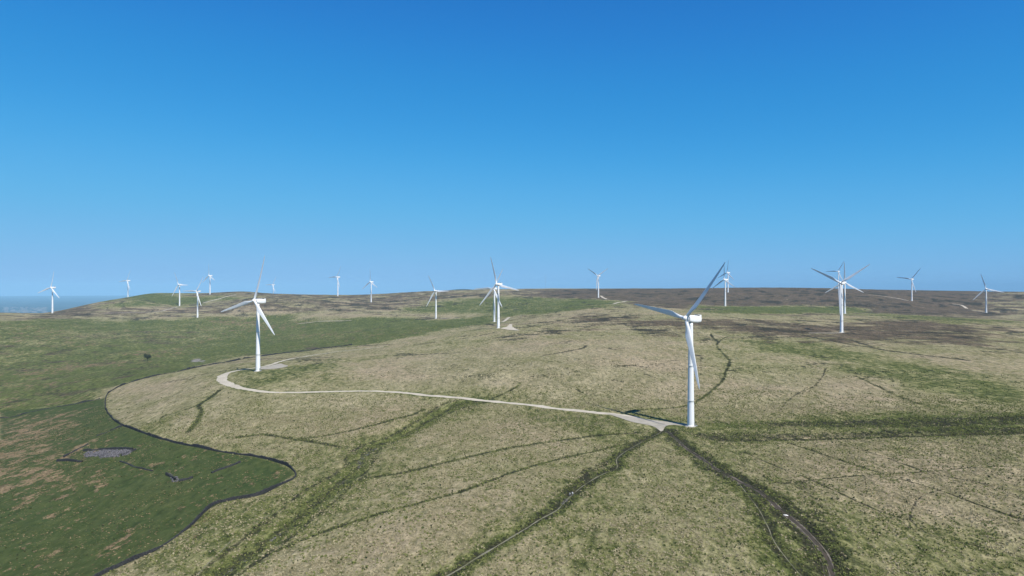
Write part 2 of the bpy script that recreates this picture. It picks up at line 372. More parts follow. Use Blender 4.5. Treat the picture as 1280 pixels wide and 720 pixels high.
def ground_material():
    t = NT('moor'); p = t.pos(); pr = t.pos((1, .45, 1), R(35))
    a1 = t.n('ShaderNodeVertexColor', layer_name='cover'); a2 = t.n('ShaderNodeVertexColor', layer_name='cover_more')
    s1 = t.n('ShaderNodeSeparateColor'); s2 = t.n('ShaderNodeSeparateColor'); t.l(a1.outputs[0], s1.inputs[0]); t.l(a2.outputs[0], s2.inputs[0])
    g, d, pa = s1.outputs; h, b, lr = s2.outputs
    def st(x, lo=.3, hi=.7): return t.rng(x, lo, hi, 0, 1, False)
    big = st(t.noise(p, 1/110, 4, .6)); mid = st(t.noise(pr, 1/22, 5, .62), .32, .68); tus = st(t.noise(pr, 1/3.2, 5, .72), .34, .66)
    fine = st(t.noise(p, .85, 3, .7), .34, .66); blot = st(t.noise(pr, 1/7.5, 4, .6, .5))
    straw = t.mix(t.math('MULTIPLY_ADD', mid, .6, t.math('MULTIPLY', fine, .4)), (.200, .172, .092), (.415, .360, .220))
    straw = t.mix(t.math('MULTIPLY', t.rng(big, .35, .8), .6), straw, (.370, .290, .195))
    green = t.mix(t.math('MULTIPLY_ADD', tus, .6, t.math('MULTIPLY', mid, .4)), (.052, .070, .015), (.155, .172, .050))
    # tufts: green shows between the straw where the mixed field falls below the cover value
    f = t.math('MULTIPLY_ADD', tus, .38, t.math('MULTIPLY_ADD', mid, .22, t.math('MULTIPLY_ADD', big, .20, t.math('MULTIPLY', blot, .20))))
    v = t.math('SUBTRACT', g, f)
    c = t.mix(t.math('MULTIPLY', t.rng(v, -.42, .16), .8), straw, (.215, .212, .084))
    c = t.mix(t.rng(v, -.06, .34), c, green)
    # heather and rush brown
    hn = t.math('MULTIPLY_ADD', st(t.noise(t.pos((1, 1.6, 1)), 1/70, 6, .68), .33, .67), .6, t.math('MULTIPLY_ADD', blot, .2, t.math('MULTIPLY', mid, .2)))
    hv = t.math('SUBTRACT', h, hn)
    c = t.mix(t.math('MULTIPLY', t.rng(hv, -.12, .22), .88), c, t.mix(t.math('MULTIPLY_ADD', mid, .5, t.math('MULTIPLY', tus, .5)), (.036, .028, .020), (.155, .110, .072)))
    # bracken litter
    bn = t.math('MULTIPLY_ADD', st(t.noise(pr, 1/9, 5, .70), .34, .66), .50, t.math('MULTIPLY_ADD', st(t.noise(p, 1/4., 5, .7), .36, .64), .34, t.math('MULTIPLY', fine, .16)))
    bv = t.math('SUBTRACT', b, bn)
    brk = t.mix(fine, (.125, .088, .046), (.310, .228, .130))
    # close-grazed pasture
    pg = t.mix(big, (.022, .066, .008), (.054, .082, .014))
    pg = t.mix(t.math('MULTIPLY', st(t.noise(pr, 1/9, 5, .66)), .75), pg, (.092, .104, .034))
    pg = t.mix(t.math('MULTIPLY', tus, .45), pg, (.098, .102, .040))
    pg = t.mix(t.math('MULTIPLY', fine, .45), pg, (.026, .038, .012))
    c = t.mix(pa, c, pg)
    c = t.mix(t.rng(bv, -.03, .10), c, brk)
    # peat, ruts and rank dark growth
    dn = t.math('MULTIPLY_ADD', tus, .45, t.math('MULTIPLY', blot, .2))
    dv = t.math('SUBTRACT', d, dn)
    c = t.mix(t.math('MULTIPLY', t.rng(dv, -.22, .25), .9), c, t.mix(fine, (.024, .023, .012), (.060, .054, .033)))
    lv = t.math('SUBTRACT', lr, t.math('MULTIPLY', fine, .6))
    c = t.mix(t.rng(lv, -.05, .3), c, (.26, .24, .21))
    # scattered rush clumps, then shade in the gaps between tufts multiplied into the colour
    cl = t.n('ShaderNodeTexVoronoi'); t.l(p, cl.inputs['Vector']); cl.inputs['Scale'].default_value = .30; cl.inputs['Randomness'].default_value = 1
    gate = t.rng(t.noise(p, 1/28, 3, .6), .46, .60)
    cd = t.math('MULTIPLY', t.rng(cl.outputs['Distance'], .42, .15), t.math('MULTIPLY', gate, .50))
    cd = t.math('MULTIPLY', cd, t.math('SUBTRACT', 1., t.math('MULTIPLY', pa, .6)))
    c = t.mix(cd, c, (.050, .066, .022))
    k = t.math('MULTIPLY_ADD', tus, .46, .62)
    k2 = t.math('MULTIPLY', k, t.math('MULTIPLY_ADD', fine, .34, .83))
    hsv = t.n('ShaderNodeHueSaturation'); t.l(k2, hsv.inputs['Value']); t.l(c, hsv.inputs['Color']); c = hsv.outputs[0]
    # lowland fields, woods and towns far off
    geo = t.n('ShaderNodeNewGeometry'); ln = t.n('ShaderNodeVectorMath', operation='LENGTH'); t.l(geo.outputs['Position'], ln.inputs[0])
    vo = t.n('ShaderNodeTexVoronoi'); t.l(p, vo.inputs['Vector']); vo.inputs['Scale'].default_value = 1/420
    sv = t.n('ShaderNodeSeparateColor'); t.l(vo.outputs['Color'], sv.inputs[0])
    fl = t.mix(t.rng(sv.outputs[0], .2, .8), (.022, .040, .032), (.055, .065, .052)); fl = t.mix(t.rng(sv.outputs[1], .62, .7), fl, (.016, .028, .02))
    c = t.mix(t.rng(ln.outputs['Value'], 4300, 5200), c, fl)
    t.l(c, t.bsdf.inputs['Base Color']); t.bsdf.inputs['Roughness'].default_value = .95; t.bsdf.inputs['Specular IOR Level'].default_value = .08
    hh = t.math('MULTIPLY_ADD', tus, 1., t.math('MULTIPLY', blot, .6))
    kk = t.math('MULTIPLY', hh, t.math('MULTIPLY_ADD', pa, -.75, 1.))
    t.bump(kk, .9, .8)
    return t.m
M = {}
M['moor'] = ground_material(); me.materials.append(M['moor'])
ground = link(bpy.data.objects.new('ground', me)); tag(ground, kind='structure')

def simple(name, rgb, rough=.5, var=.08, scale=.5, rgb2=None, bump=0., spec=.3):
    t = NT(name); p = t.pos(); nz = t.noise(p, scale, 5, .6)
    rgb2 = rgb2 or tuple(x*(1-var) for x in rgb)
    t.l(t.mix(t.rng(nz, .35, .65), rgb, rgb2), t.bsdf.inputs['Base Color'])
    t.bsdf.inputs['Roughness'].default_value = rough; t.bsdf.inputs['Specular IOR Level'].default_value = spec
    if bump: t.bump(nz, bump)
    return t.m
def tower_paint():
    t = NT('tower_paint'); p = t.pos((1, 1, .06)); nz = t.noise(p, .9, 5, .6)
    c = t.mix(t.rng(nz, .45, .75, 0, .6), (.80, .81, .82), (.68, .69, .69))
    tc = t.n('ShaderNodeTexCoord'); sp = t.n('ShaderNodeSeparateXYZ'); t.l(tc.outputs['Object'], sp.inputs[0])
    c = t.mix(t.rng(sp.outputs[2], 4.5, 0, 0, .35), c, (.55, .56, .50))
    t.l(c, t.bsdf.inputs['Base Color']); t.bsdf.inputs['Roughness'].default_value = .42; t.bsdf.inputs['Specular IOR Level'].default_value = .35
    return t.m
M['tower'] = tower_paint()
M['white'] = simple('gelcoat', (.80, .81, .82), .38, .06, .8)
M['blade'] = simple('blade_gelcoat', (.74, .76, .78), .35, .08, .4)
M['dark'] = simple('dark_grille', (.03, .032, .035), .6)
M['grey'] = simple('grey_steel', (.30, .31, .32), .45)
def gravel(name, a, b, c):
    t = NT(name); p = t.pos(); n1 = t.noise(p, .22, 5, .65); n2 = t.noise(p, 3., 4, .7)
    x = t.mix(t.rng(n1, .35, .65), a, b); x = t.mix(t.rng(n2, .45, .75, 0, .6), x, c)
    t.l(x, t.bsdf.inputs['Base Color']); t.bsdf.inputs['Roughness'].default_value = .95; t.bump(n2, .08); return t.m
M['gravel'] = gravel('pale_gravel', (.50, .45, .36), (.41, .365, .29), (.31, .275, .215))
M['pad'] = gravel('pad_gravel', (.38, .345, .285), (.30, .275, .225), (.24, .22, .18))
M['dirt'] = gravel('stony_dirt', (.17, .145, .115), (.075, .062, .046), (.26, .235, .20))
M['peat'] = gravel('bare_peat', (.062, .048, .036), (.040, .034, .024), (.095, .078, .058))
M['path'] = gravel('worn_path', (.21, .195, .14), (.12, .12, .065), (.09, .10, .05))
def stone():
    t = NT('gritstone'); p = t.pos((1, 1, 2)); vo = t.n('ShaderNodeTexVoronoi'); t.l(p, vo.inputs['Vector']); vo.inputs['Scale'].default_value = 2.6
    sv = t.n('ShaderNodeSeparateColor'); t.l(vo.outputs['Color'], sv.inputs[0])
    c = t.mix(sv.outputs[0], (.016, .016, .018), (.055, .053, .052)); c = t.mix(t.rng(t.noise(p, .25, 4), .5, .7, 0, .5), c, (.03, .032, .024))
    t.l(c, t.bsdf.inputs['Base Color']); t.bsdf.inputs['Roughness'].default_value = .95; t.bump(vo.outputs['Distance'], .15); return t.m
M['stone'] = stone()
M['rubble'] = simple('rubble_stone', (.150, .140, .148), .95, .5, 1.2, (.045, .043, .046), .05)
M['leaf'] = simple('leaves', (.026, .034, .013), .7, .4, .8, (.045, .055, .02))
M['bark'] = simple('bark', (.07, .055, .04), .9, .3, 2.)

# ------------------------------------------------------------------ laid surfaces
def ribbon(name, P, width, mat, lift=.06, cols=5, jit=.12, step=2., taper=None):
    P = smooth_line(P, step); T = np.gradient(P, axis=0); T /= np.linalg.norm(T, axis=1)[:, None]+1e-9
    N_ = np.c_[T[:, 1], -T[:, 0]]; s = np.r_[0, np.cumsum(np.linalg.norm(np.diff(P, axis=0), axis=1))]
    w = width if np.isscalar(width) else np.interp(s/s[-1], np.linspace(0, 1, len(width)), width)
    a = -.5*w*(1+jit*4*fbm(s/7, s*0+3, 5, 3)); b = .5*w*(1+jit*4*fbm(s/7, s*0+9, 8, 3)); V = []
    for k in range(cols):
        u = k/(cols-1); o = a*(1-u)+b*u; Q = P+N_*o[:, None]
        z = hground(Q[:, 0], Q[:, 1])+lift*(1 if 0 < k < cols-1 else .6)
        V.append(np.c_[Q, z])
    V = np.stack(V, 1).reshape(-1, 3); m = len(P); ix = np.arange(m*cols).reshape(m, cols)
    Fk = np.stack([ix[:-1, :-1], ix[:-1, 1:], ix[1:, 1:], ix[1:, :-1]], -1).reshape(-1, 4)
    o = link(bpy.data.objects.new(name, mesh_np(name, V, Fk, mat))); tag(o, kind='structure'); return o
def patch(name, pl, mat, lift=.09):
    P = UP(pl); P = smooth_line(np.vstack([P, P[:1]]), 3.)[:-1]; bm = bmesh.new()
    lo = P.min(0); hi = P.max(0); st = max(1.2, (hi-lo).max()/40)
    xs = np.arange(lo[0], hi[0]+st, st); ys = np.arange(lo[1], hi[1]+st, st); X, Y = np.meshgrid(xs, ys)
    ins = inpoly(X, Y, P)
    # snap outside nodes onto the outline
    d = np.hypot(X[..., None]-P[:, 0], Y[..., None]-P[:, 1]); k = d.argmin(-1)
    out = ins < 0; X2 = np.where(out, P[k, 0], X); Y2 = np.where(out, P[k, 1], Y)
    Z = hground(X2.ravel(), Y2.ravel()).reshape(X.shape)+lift
    ok = ~out; nr_, nc_ = X.shape; ix = np.arange(nr_*nc_).reshape(nr_, nc_); fs = []
    for i in range(nr_-1):
        for j in range(nc_-1):
            if ok[i:i+2, j:j+2].any(): fs.append((ix[i, j], ix[i, j+1], ix[i+1, j+1], ix[i+1, j]))
    o = link(bpy.data.objects.new(name, mesh_np(name, np.c_[X2.ravel(), Y2.ravel(), Z.ravel()], fs, mat))); tag(o, kind='structure'); return o
ribbon('gravel_road', UP(ROAD), [5,4.6,4.2,4.2,4.2,4.4,5,8,7,5,4.5,4.5,4,3], M['gravel'], .10, 7, .22, 1.)
def shifted(P, d):
    P = smooth_line(P, 3.); T = np.gradient(P, axis=0); T /= np.linalg.norm(T, axis=1)[:, None]+1e-9
    s_ = np.arange(len(P))*3.; return P+np.c_[T[:, 1], -T[:, 0]]*(d+1.1*fbm(s_/16, s_*0+d*7, 3, 3))[:, None]
ribbon('dirt_track', UP(L_TRACK), [.4,.8,1.3,1.7,1.3,1.8,1.4], M['peat'], .04, 5, .9, .8)
for d_, w_ in ((-.9, .26), (.75, .34), (1.9, .16)): ribbon('wheel_rut', shifted(UP(L_TRACK), d_), [.2, w_, w_*1.3, w_, w_*.6, w_*1.2, w_], M['dirt'], .09, 3, 1.5, .8)
ribbon('footpath', UP(L_PATH), [.3,.35,.4,.45,.5,.5,.5], M['path'], .05, 3, .7, .8)
ribbon('footpath', UP(L_BRANCH), .30, M['path'], .05, 3, .7, .8)
ribbon('track', UP(ROUGH), .35, M['path'], .05, 3, .5, 1.)
for pl, w in [([(628,403.3),(630.5,402),(633,400),(636,397)],6),([(751,370),(754,372),(758.5,374)],7),([(766,380.4),(773,378.6),(784,376.4)],6),
              ([(254,378.5),(275,373),(295,368.3)],7),([(1086,368.8),(1110,371.3),(1136,375.8)],6),([(1190,380),(1197,380.8),(1203,382.2),(1208.5,386)],7),
              ([(1215,388),(1226,389.8),(1232,390.8)],5),([(550,398.6),(572,397.6)],5),([(1010,416.6),(1030,416.6),(1052,416.2)],4.5),
              ([(440,400.5),(400,402),(372,405)],5),([(130,392),(200,389),(224,383.4)],4)]:
    ribbon('gravel_road', UP(pl), w, M['gravel'] if w != 4 else M['pad'], .35, 4)
patch('gravel_pad', [(757,516),(790,521),(830,526.6),(857,529.2),(858,530.6),(836,531),(831,534),(826,537.6),(815,532),(790,527),(775,522)], M['pad'], .16)
patch('gravel_pad', [(326,459),(340,456),(350,454.4),(355,455.6),(360,457),(350,459.4),(340,460.6),(327,461.2)], M['pad'], .16)
patch('gravel_pad', [(626,411.6),(634,408.8),(637,405.5),(640,406),(641,409.6),(649,413),(638,412.6)], M['gravel'], .3)

# ------------------------------------------------------------------ dry stone walls
def wall(P, name, label, cat, hgt=1.25, wb=.95, step=1.1, gaps=0., seed=1, group=None):
    P = smooth_line(P, step); rs = np.random.default_rng(seed); m = len(P)
    T = np.gradient(P, axis=0); T /= np.linalg.norm(T, axis=1)[:, None]+1e-9; N_ = np.c_[T[:, 1], -T[:, 0]]
    s = np.r_[0, np.cumsum(np.linalg.norm(np.diff(P, axis=0), axis=1))]
    hh = hgt*(1+1.0*fbm(s/9, s*0+seed, seed, 3)*2)+rs.uniform(-.13, .13, m); P = P+N_*(.9*fbm(s/14, s*0+seed*2., seed+9, 3))[:, None]
    if gaps: hh = np.where(fbm(s/6, s*0+seed*3., seed+4, 2) > .5-gaps, .12, hh)
    z0 = hground(P[:, 0], P[:, 1]); rows = []
    for off, f in ((-.5, -.3), (-.46, .35), (-.34, .9), (-.1, 1.0), (.14, .98), (.34, .86), (.46, .35), (.5, -.3)):
        q = P+N_*(off*wb+rs.uniform(-.07, .07, m))[:, None]; rows.append(np.c_[q, z0+hh*f if f > 0 else z0+f])
    V = np.stack(rows, 1).reshape(-1, 3); k = len(rows); ix = np.arange(m*k).reshape(m, k)
    Fk = np.stack([ix[:-1, :-1], ix[:-1, 1:], ix[1:, 1:], ix[1:, :-1]], -1).reshape(-1, 4)
    o = link(bpy.data.objects.new(name, mesh_np(name, V, Fk, M['stone'], False)))
    me_ = o.data; bm = bmesh.new(); bm.from_mesh(me_)
    bmesh.ops.holes_fill(bm, edges=[e for e in bm.edges if e.is_boundary], sides=0); bm.to_mesh(me_); bm.free()
    return tag(o, label, cat, group)
wall(UP(WALL), 'stone_wall', 'long dark dry stone wall curving round the foot of the straw-coloured moor', 'wall', 1.15, .75, .7, .10)
for pl, lab, h_, g_, sd in [
  ([(0,522.5),(20,520),(35,515.5),(60,510.5),(90,505.5),(125,498)], 'broken low stone wall crossing the pasture at the left edge', .8, .22, 5),
  ([(139,538.5),(147,535),(153,533)], 'short stone wall stub joining the bend of the long wall', .9, 0, 6),
  ([(71,577.5),(85,577),(103,577.8)], 'low dark stone wall along the near side of the ruined fold', .9, 0, 7),
  ([(80,572.5),(90,566.5),(100,561),(110,556)], 'straight low stone wall running up from the left end of the rubble', .8, 0, 8),
  ([(104,565),(125,563),(150,561.5),(166,562)], 'ruined stone wall along the far side of the grey rubble', .9, .1, 9),
  ([(152,570),(161,566),(170,562)], 'slanting stone wall closing the right end of the grey rubble', .8, 0, 10),
  ([(150,577),(158,578.5),(166,582),(178,585),(191,588)], 'line of tumbled stones running down right from the rubble', .6, .25, 11),
  ([(208,592.5),(214,595.5),(219,600.5)], 'left arm of the small ruined stone corner in the pasture', 1.1, 0, 12),
  ([(224,601.5),(232,600),(241,597.5)], 'right arm of the small ruined stone corner in the pasture', 1.0, 0, 13),
  ([(264,592),(273,588),(286,584),(300,578.5)], 'low grey stone wall below the orange bracken patch', .7, .1, 14),
  ([(120,546),(133,541),(142,537)], 'faint low stone wall between the rubble and the wall bend', .5, .15, 15)]:
    wall(UP(pl), 'stone_wall', lab, 'wall', h_, .9, .8, g_, sd)

# ------------------------------------------------------------------ stones
def rock_mesh(name, mat, seed, s=(1, 1, 1)):
    bm = bmesh.new(); bmesh.ops.create_icosphere(bm, subdivisions=2, radius=1); rs = random.Random(seed)
    ph = [rs.uniform(0, 6) for _ in range(6)]
    for v in bm.verts:
        c = v.co; k = 1+.22*math.sin(3*c.x+ph[0])*math.cos(2.6*c.y+ph[1])+.15*math.sin(4.2*c.z+ph[2]+c.x)+rs.uniform(-.06, .06)
        v.co = Vector((c.x*s[0]*k, c.y*s[1]*k, max(c.z, -.5)*s[2]*k))
    m = bpy.data.meshes.new(name); bm.to_mesh(m); bm.free(); m.materials.append(mat); return m
def at(px, py):
    q = UP([(px, py)])[0]; return Vector((q[0], q[1], float(hground(q[0], q[1])[0])))
def rubble(name, pl, cnt, seed, label, size=(.18, .55)):
    P = UP(pl); rs = np.random.default_rng(seed); V = []; T = []; base = []
    proto = rock_mesh('tmp', M['rubble'], 1); pv = np.array([v.co[:] for v in proto.vertices]); pf = np.array([p.vertices[:] for p in proto.polygons]); bpy.data.meshes.remove(proto)
    lo = P.min(0); hi = P.max(0); c = rs.uniform(lo, hi, (cnt*6, 2)); c = c[(inpoly(c[:, 0], c[:, 1], P)+3*fbm(c[:, 0]/4, c[:, 1]/4, 3) > .3)&(fbm(c[:, 0]/3, c[:, 1]/3, 5) > -.12)][:cnt]
    z = hground(c[:, 0], c[:, 1])
    for i, (x, y) in enumerate(c):
        s = rs.uniform(*size); a = rs.uniform(0, 6.28); q = pv*[s, s*rs.uniform(.6, 1), s*rs.uniform(.5, .9)]
        q = np.c_[q[:, 0]*math.cos(a)-q[:, 1]*math.sin(a)+x, q[:, 0]*math.sin(a)+q[:, 1]*math.cos(a)+y, q[:, 2]+z[i]+s*.2]
        T.append(pf+len(V)*len(pv)); V.append(q)
    o = link(bpy.data.objects.new(name, mesh_np(name, np.vstack(V), np.vstack(T), M['rubble'], False, True)))
    return tag(o, label, 'rubble', kind='stuff')
rubble('stone_rubble', [(103,572),(108,566),(125,564),(150,562.5),(166,563),(160,568),(150,571),(125,573)], 1000, 3, 'spread of grey tumbled stones inside the ruined sheepfold', (.15, .75))
rubble('stone_rubble', [(207,591),(214,592),(222,599),(226,603),(219,603),(212,597)], 130, 4, 'heap of fallen stones at the small ruined corner')
rubble('stone_rubble', [(447,577),(449,568),(462,556),(480,548),(481,551),(464,560),(453,571)], 70, 5, 'bare stones lying in the bend of the stream bed', (.12, .35))
rubble('stone_rubble', [(699,629),(704,622),(709,621),(707,627),(702,632)], 40, 6, 'few grey stones beside the footpath below the walkers', (.12, .3))
b = link(bpy.data.objects.new('boulder', rock_mesh('boulder', simple('pale_stone', (.72, .70, .66), .9), 9, (.75, .35, .32))))
b.location = at(982, 643)+Vector((0, 0, .12)); b.rotation_euler = (0, 0, R(-38)); tag(b, 'white boulder lying on the dark dirt track', 'boulder')

# ------------------------------------------------------------------ grass tussocks and rushes (uncountable)
def field(Fd, X, Y):
    a = np.degrees(np.arctan2(X, Y)); r_ = np.hypot(X, Y)
    j = np.clip(np.searchsorted(azs, a)-1, 0, nc-2); i = np.clip(np.searchsorted(rr, r_)-1, 0, nr-2); return Fd[i, j]
def tufts(name, label, cnt, r0, r1, size, height, cols2, nb, seed, want, azl=46):
    rs = np.random.default_rng(seed)
    rad = np.sqrt(rs.uniform(r0**2, r1**2, cnt)); az = np.radians(rs.uniform(-azl, azl, cnt)); X = rad*np.sin(az); Y = rad*np.cos(az)
    g_ = field(G, X, Y); p_ = field(Pm_, X, Y); d_ = field(D, X, Y); h_ = field(H, X, Y)
    rd = np.minimum(field(dist['road'], X, Y), 1e9); pr_ = want(g_, p_, d_, h_, X, Y)*(rd > 4.5)*(field(dist['track'], X, Y) > 1.0+.5*np.sin(X*.9))*(field(dist['path'], X, Y) > .8)*(field(dist['wall'], X, Y) > 1.)*(field(dist['branch'], X, Y) > .6)
    pr_ = pr_*(np.hypot(X-99.9, Y-382) > 4)*(np.hypot(X+217.6, Y-585) > 4)
    pr_ = pr_*~((inpoly(X, Y, UP([(750,514),(870,529),(860,534),(826,540),(770,524)])) > 0)|(inpoly(X, Y, UP([(320,460),(345,452),(368,456),(340,463)])) > 0))
    k = rs.uniform(0, 1, cnt) < pr_; X = X[k]; Y = Y[k]; m = len(X); Z = hground(X, Y)
    sc = rs.uniform(*size, m); ht = sc*rs.uniform(*height, m); V = []; C = []
    tint = rs.uniform(0, 1, m); base = np.array(cols2[0])[None]*(1-tint[:, None])+np.array(cols2[1])[None]*tint[:, None]
    a0 = rs.uniform(0, 6.28, m)
    for b_ in range(nb):
        a = a0+b_*6.283/nb+rs.uniform(-.4, .4, m); ca, sa = np.cos(a), np.sin(a); lean = rs.uniform(.35, .75, m)*sc; w_ = sc*rs.uniform(.28, .42, m); up = ht*rs.uniform(.7, 1.1, m)
        bx = X+ca*sc*.08; by = Y+sa*sc*.08
        V.append(np.stack([np.c_[bx+sa*w_*.45, by-ca*w_*.45, Z-.08], np.c_[bx-sa*w_*.45, by+ca*w_*.45, Z-.08],
                           np.c_[X+ca*lean*.55-sa*w_*.6, Y+sa*lean*.55+ca*w_*.6, Z+up], np.c_[X+ca*lean*.55+sa*w_*.6, Y+sa*lean*.55-ca*w_*.6, Z+up]], 1))
        V.append(np.stack([np.c_[X+ca*lean*.55+sa*w_*.6, Y+sa*lean*.55-ca*w_*.6, Z+up], np.c_[X+ca*lean*.55-sa*w_*.6, Y+sa*lean*.55+ca*w_*.6, Z+up],
                           np.c_[X+ca*lean*1.25-sa*w_*.15, Y+sa*lean*1.25+ca*w_*.15, Z+up*.25], np.c_[X+ca*lean*1.25+sa*w_*.15, Y+sa*lean*1.25-ca*w_*.15, Z+up*.25]], 1))
        cc = np.repeat((base*rs.uniform(.8, 1.2, (m, 1)))[:, None], 4, 1); C += [cc, cc]
    V = np.stack(V, 1).reshape(-1, 3); C = np.stack(C, 1).reshape(-1, 3)
    t = NT(name.replace('_', ' ')); at_ = t.n('ShaderNodeVertexColor', layer_name='tint'); t.l(at_.outputs[0], t.bsdf.inputs['Base Color']); t.bsdf.inputs['Roughness'].default_value = .9; t.bsdf.inputs['Specular IOR Level'].default_value = .1
    me_ = mesh_np(name, V, np.arange(len(V)).reshape(-1, 4), t.m, False)
    at2 = me_.color_attributes.new('tint', 'FLOAT_COLOR', 'POINT'); at2.data.foreach_set('color', np.c_[C, np.ones(len(C))].astype(np.float32).ravel())
    print(name, m); return tag(link(bpy.data.objects.new(name, me_)), label, 'grass', kind='stuff')
def clump(X, Y, sc, sd): return sstep(-.06, .12, fbm(X/sc, Y/sc, sd, 3))
tufts('straw_tussocks', 'pale straw-coloured grass tussocks covering the near moor', 260000, 150, 460, (.32, .85), (.35, .6), ((.205, .178, .098), (.360, .315, .195)), 4, 1,
      lambda g, p, d, h, X, Y: (1-p)*np.clip(1.1-g*1.1, .04, 1)*(1-np.clip(d*1.3, 0, .9))*(.25+.75*clump(X, Y, 9, 31)))
tufts('green_tussocks', 'green grass tussocks in the damper ground', 260000, 150, 500, (.32, .85), (.35, .65), ((.055, .075, .018), (.190, .200, .068)), 4, 2,
      lambda g, p, d, h, X, Y: (1-p)*np.clip(g*1.3-.1, .08, 1)*(.2+.8*clump(X, Y, 7, 35)))
tufts('rushes', 'dark rush clumps along the ditches and in the pasture', 120000, 150, 600, (.3, .75), (.6, .95), ((0.029, 0.037, 0.013), (0.068, 0.074, 0.027)), 4, 3,
      lambda g, p, d, h, X, Y: np.clip((1-p)*(.02+.65*np.clip(d*1.7-.1, 0, 1)+.30*np.clip(g-.42, 0, 1)*clump(X, Y, 16, 41)+.10*clump(X, Y, 5, 43)**3)+p*.10*clump(X, Y, 14, 47), 0, 1))
tufts('bracken_litter', 'rusty bracken litter scattered over the walled pasture', 240000, 190, 640, (.3, .8), (.2, .4), ((0.145, 0.106, 0.055), (0.281, 0.212, 0.123)), 3, 4,
      lambda g, p, d, h, X, Y: p*np.clip(field(B, X, Y)*1.6, 0, 1)*sstep(-.06, .12, fbm(X/8, Y/8, 53, 4))*.5)
tufts('pasture_tufts', 'short yellow-green grass tufts in the walled pasture', 150000, 190, 600, (.3, .8), (.2, .35), ((0.048, 0.072, 0.018), (0.12, 0.124, 0.05)), 3, 6,
      lambda g, p, d, h, X, Y: p*(.1+.9*clump(X, Y, 12, 57)**2))

# ------------------------------------------------------------------ tree
def make_tree(px, py, H_, Rw, label, seed=2):
    rs = random.Random(seed); loc = at(px, py); root = empty('hawthorn_tree', loc); tag(root, label, 'tree')
    bm = bmesh.new()
    def limb(a, b_, r1, r2, k=7):
        d = (b_-a).normalized(); u = d.orthogonal().normalized(); w = d.cross(u); ra = []
        for p_, r_ in ((a, r1), ((a+b_)/2+Vector((rs.uniform(-.1, .1), rs.uniform(-.1, .1), 0)), (r1+r2)/2), (b_, r2)):
            ra.append([bm.verts.new(p_+(u*math.cos(6.283*i/k)+w*math.sin(6.283*i/k))*r_) for i in range(k)])
        for q in range(2):
            for i in range(k): bm.faces.new((ra[q][i], ra[q][(i+1) % k], ra[q+1][(i+1) % k], ra[q+1][i]))
    top = Vector((.1, 0, H_*.45)); limb(Vector((0, 0, -.3)), top, .32, .2); ends = []
    for i in range(9):
        a = i*2.4; e = top+Vector((math.cos(a)*Rw*rs.uniform(.45, .8), math.sin(a)*Rw*rs.uniform(.45, .8), H_*rs.uniform(.02, .42)))
        limb(top-Vector((0, 0, rs.uniform(0, .8))), e, .12, .04, 5); ends.append(e)
    m = bpy.data.meshes.new('trunk'); bm.to_mesh(m); bm.free(); m.materials.append(M['bark']); link(bpy.data.objects.new('trunk', m), root)
    V = []; Q = []
    cl = ends+[Vector((rs.uniform(-1, 1)*Rw*.75, rs.uniform(-1, 1)*Rw*.75, H_*rs.uniform(.38, .92))) for _ in range(16)]
    for c in cl:
        q = Vector((c.x/Rw, c.y/Rw, (c.z-H_*.55)/(H_*.5)))
        if q.length > 1: c = Vector((c.x/q.length, c.y/q.length, H_*.55+(c.z-H_*.55)/q.length))
        cr = rs.uniform(.6, 1.15)*Rw*.36
        for _ in range(330):
            d = Vector((rs.gauss(0, 1), rs.gauss(0, 1), rs.gauss(0, .8))).normalized()*cr*rs.uniform(.4, 1.08); p_ = c+d
            if p_.z < H_*.12: continue
            u = Vector((rs.gauss(0, 1), rs.gauss(0, 1), rs.gauss(0, 1))).normalized(); w = u.orthogonal().normalized(); s = rs.uniform(.09, .2)
            b0 = len(V); V += [p_-u*s, p_+w*s*.6, p_+u*s, p_-w*s*.6]; Q.append((b0, b0+1, b0+2, b0+3))
    link(bpy.data.objects.new('crown', mesh_np('crown', [v[:] for v in V], Q, M['leaf'], False)), root)
    return root
make_tree(184.3, 452.5, 9.5, 5.0, 'lone dark round tree on the slope above the curving wall')

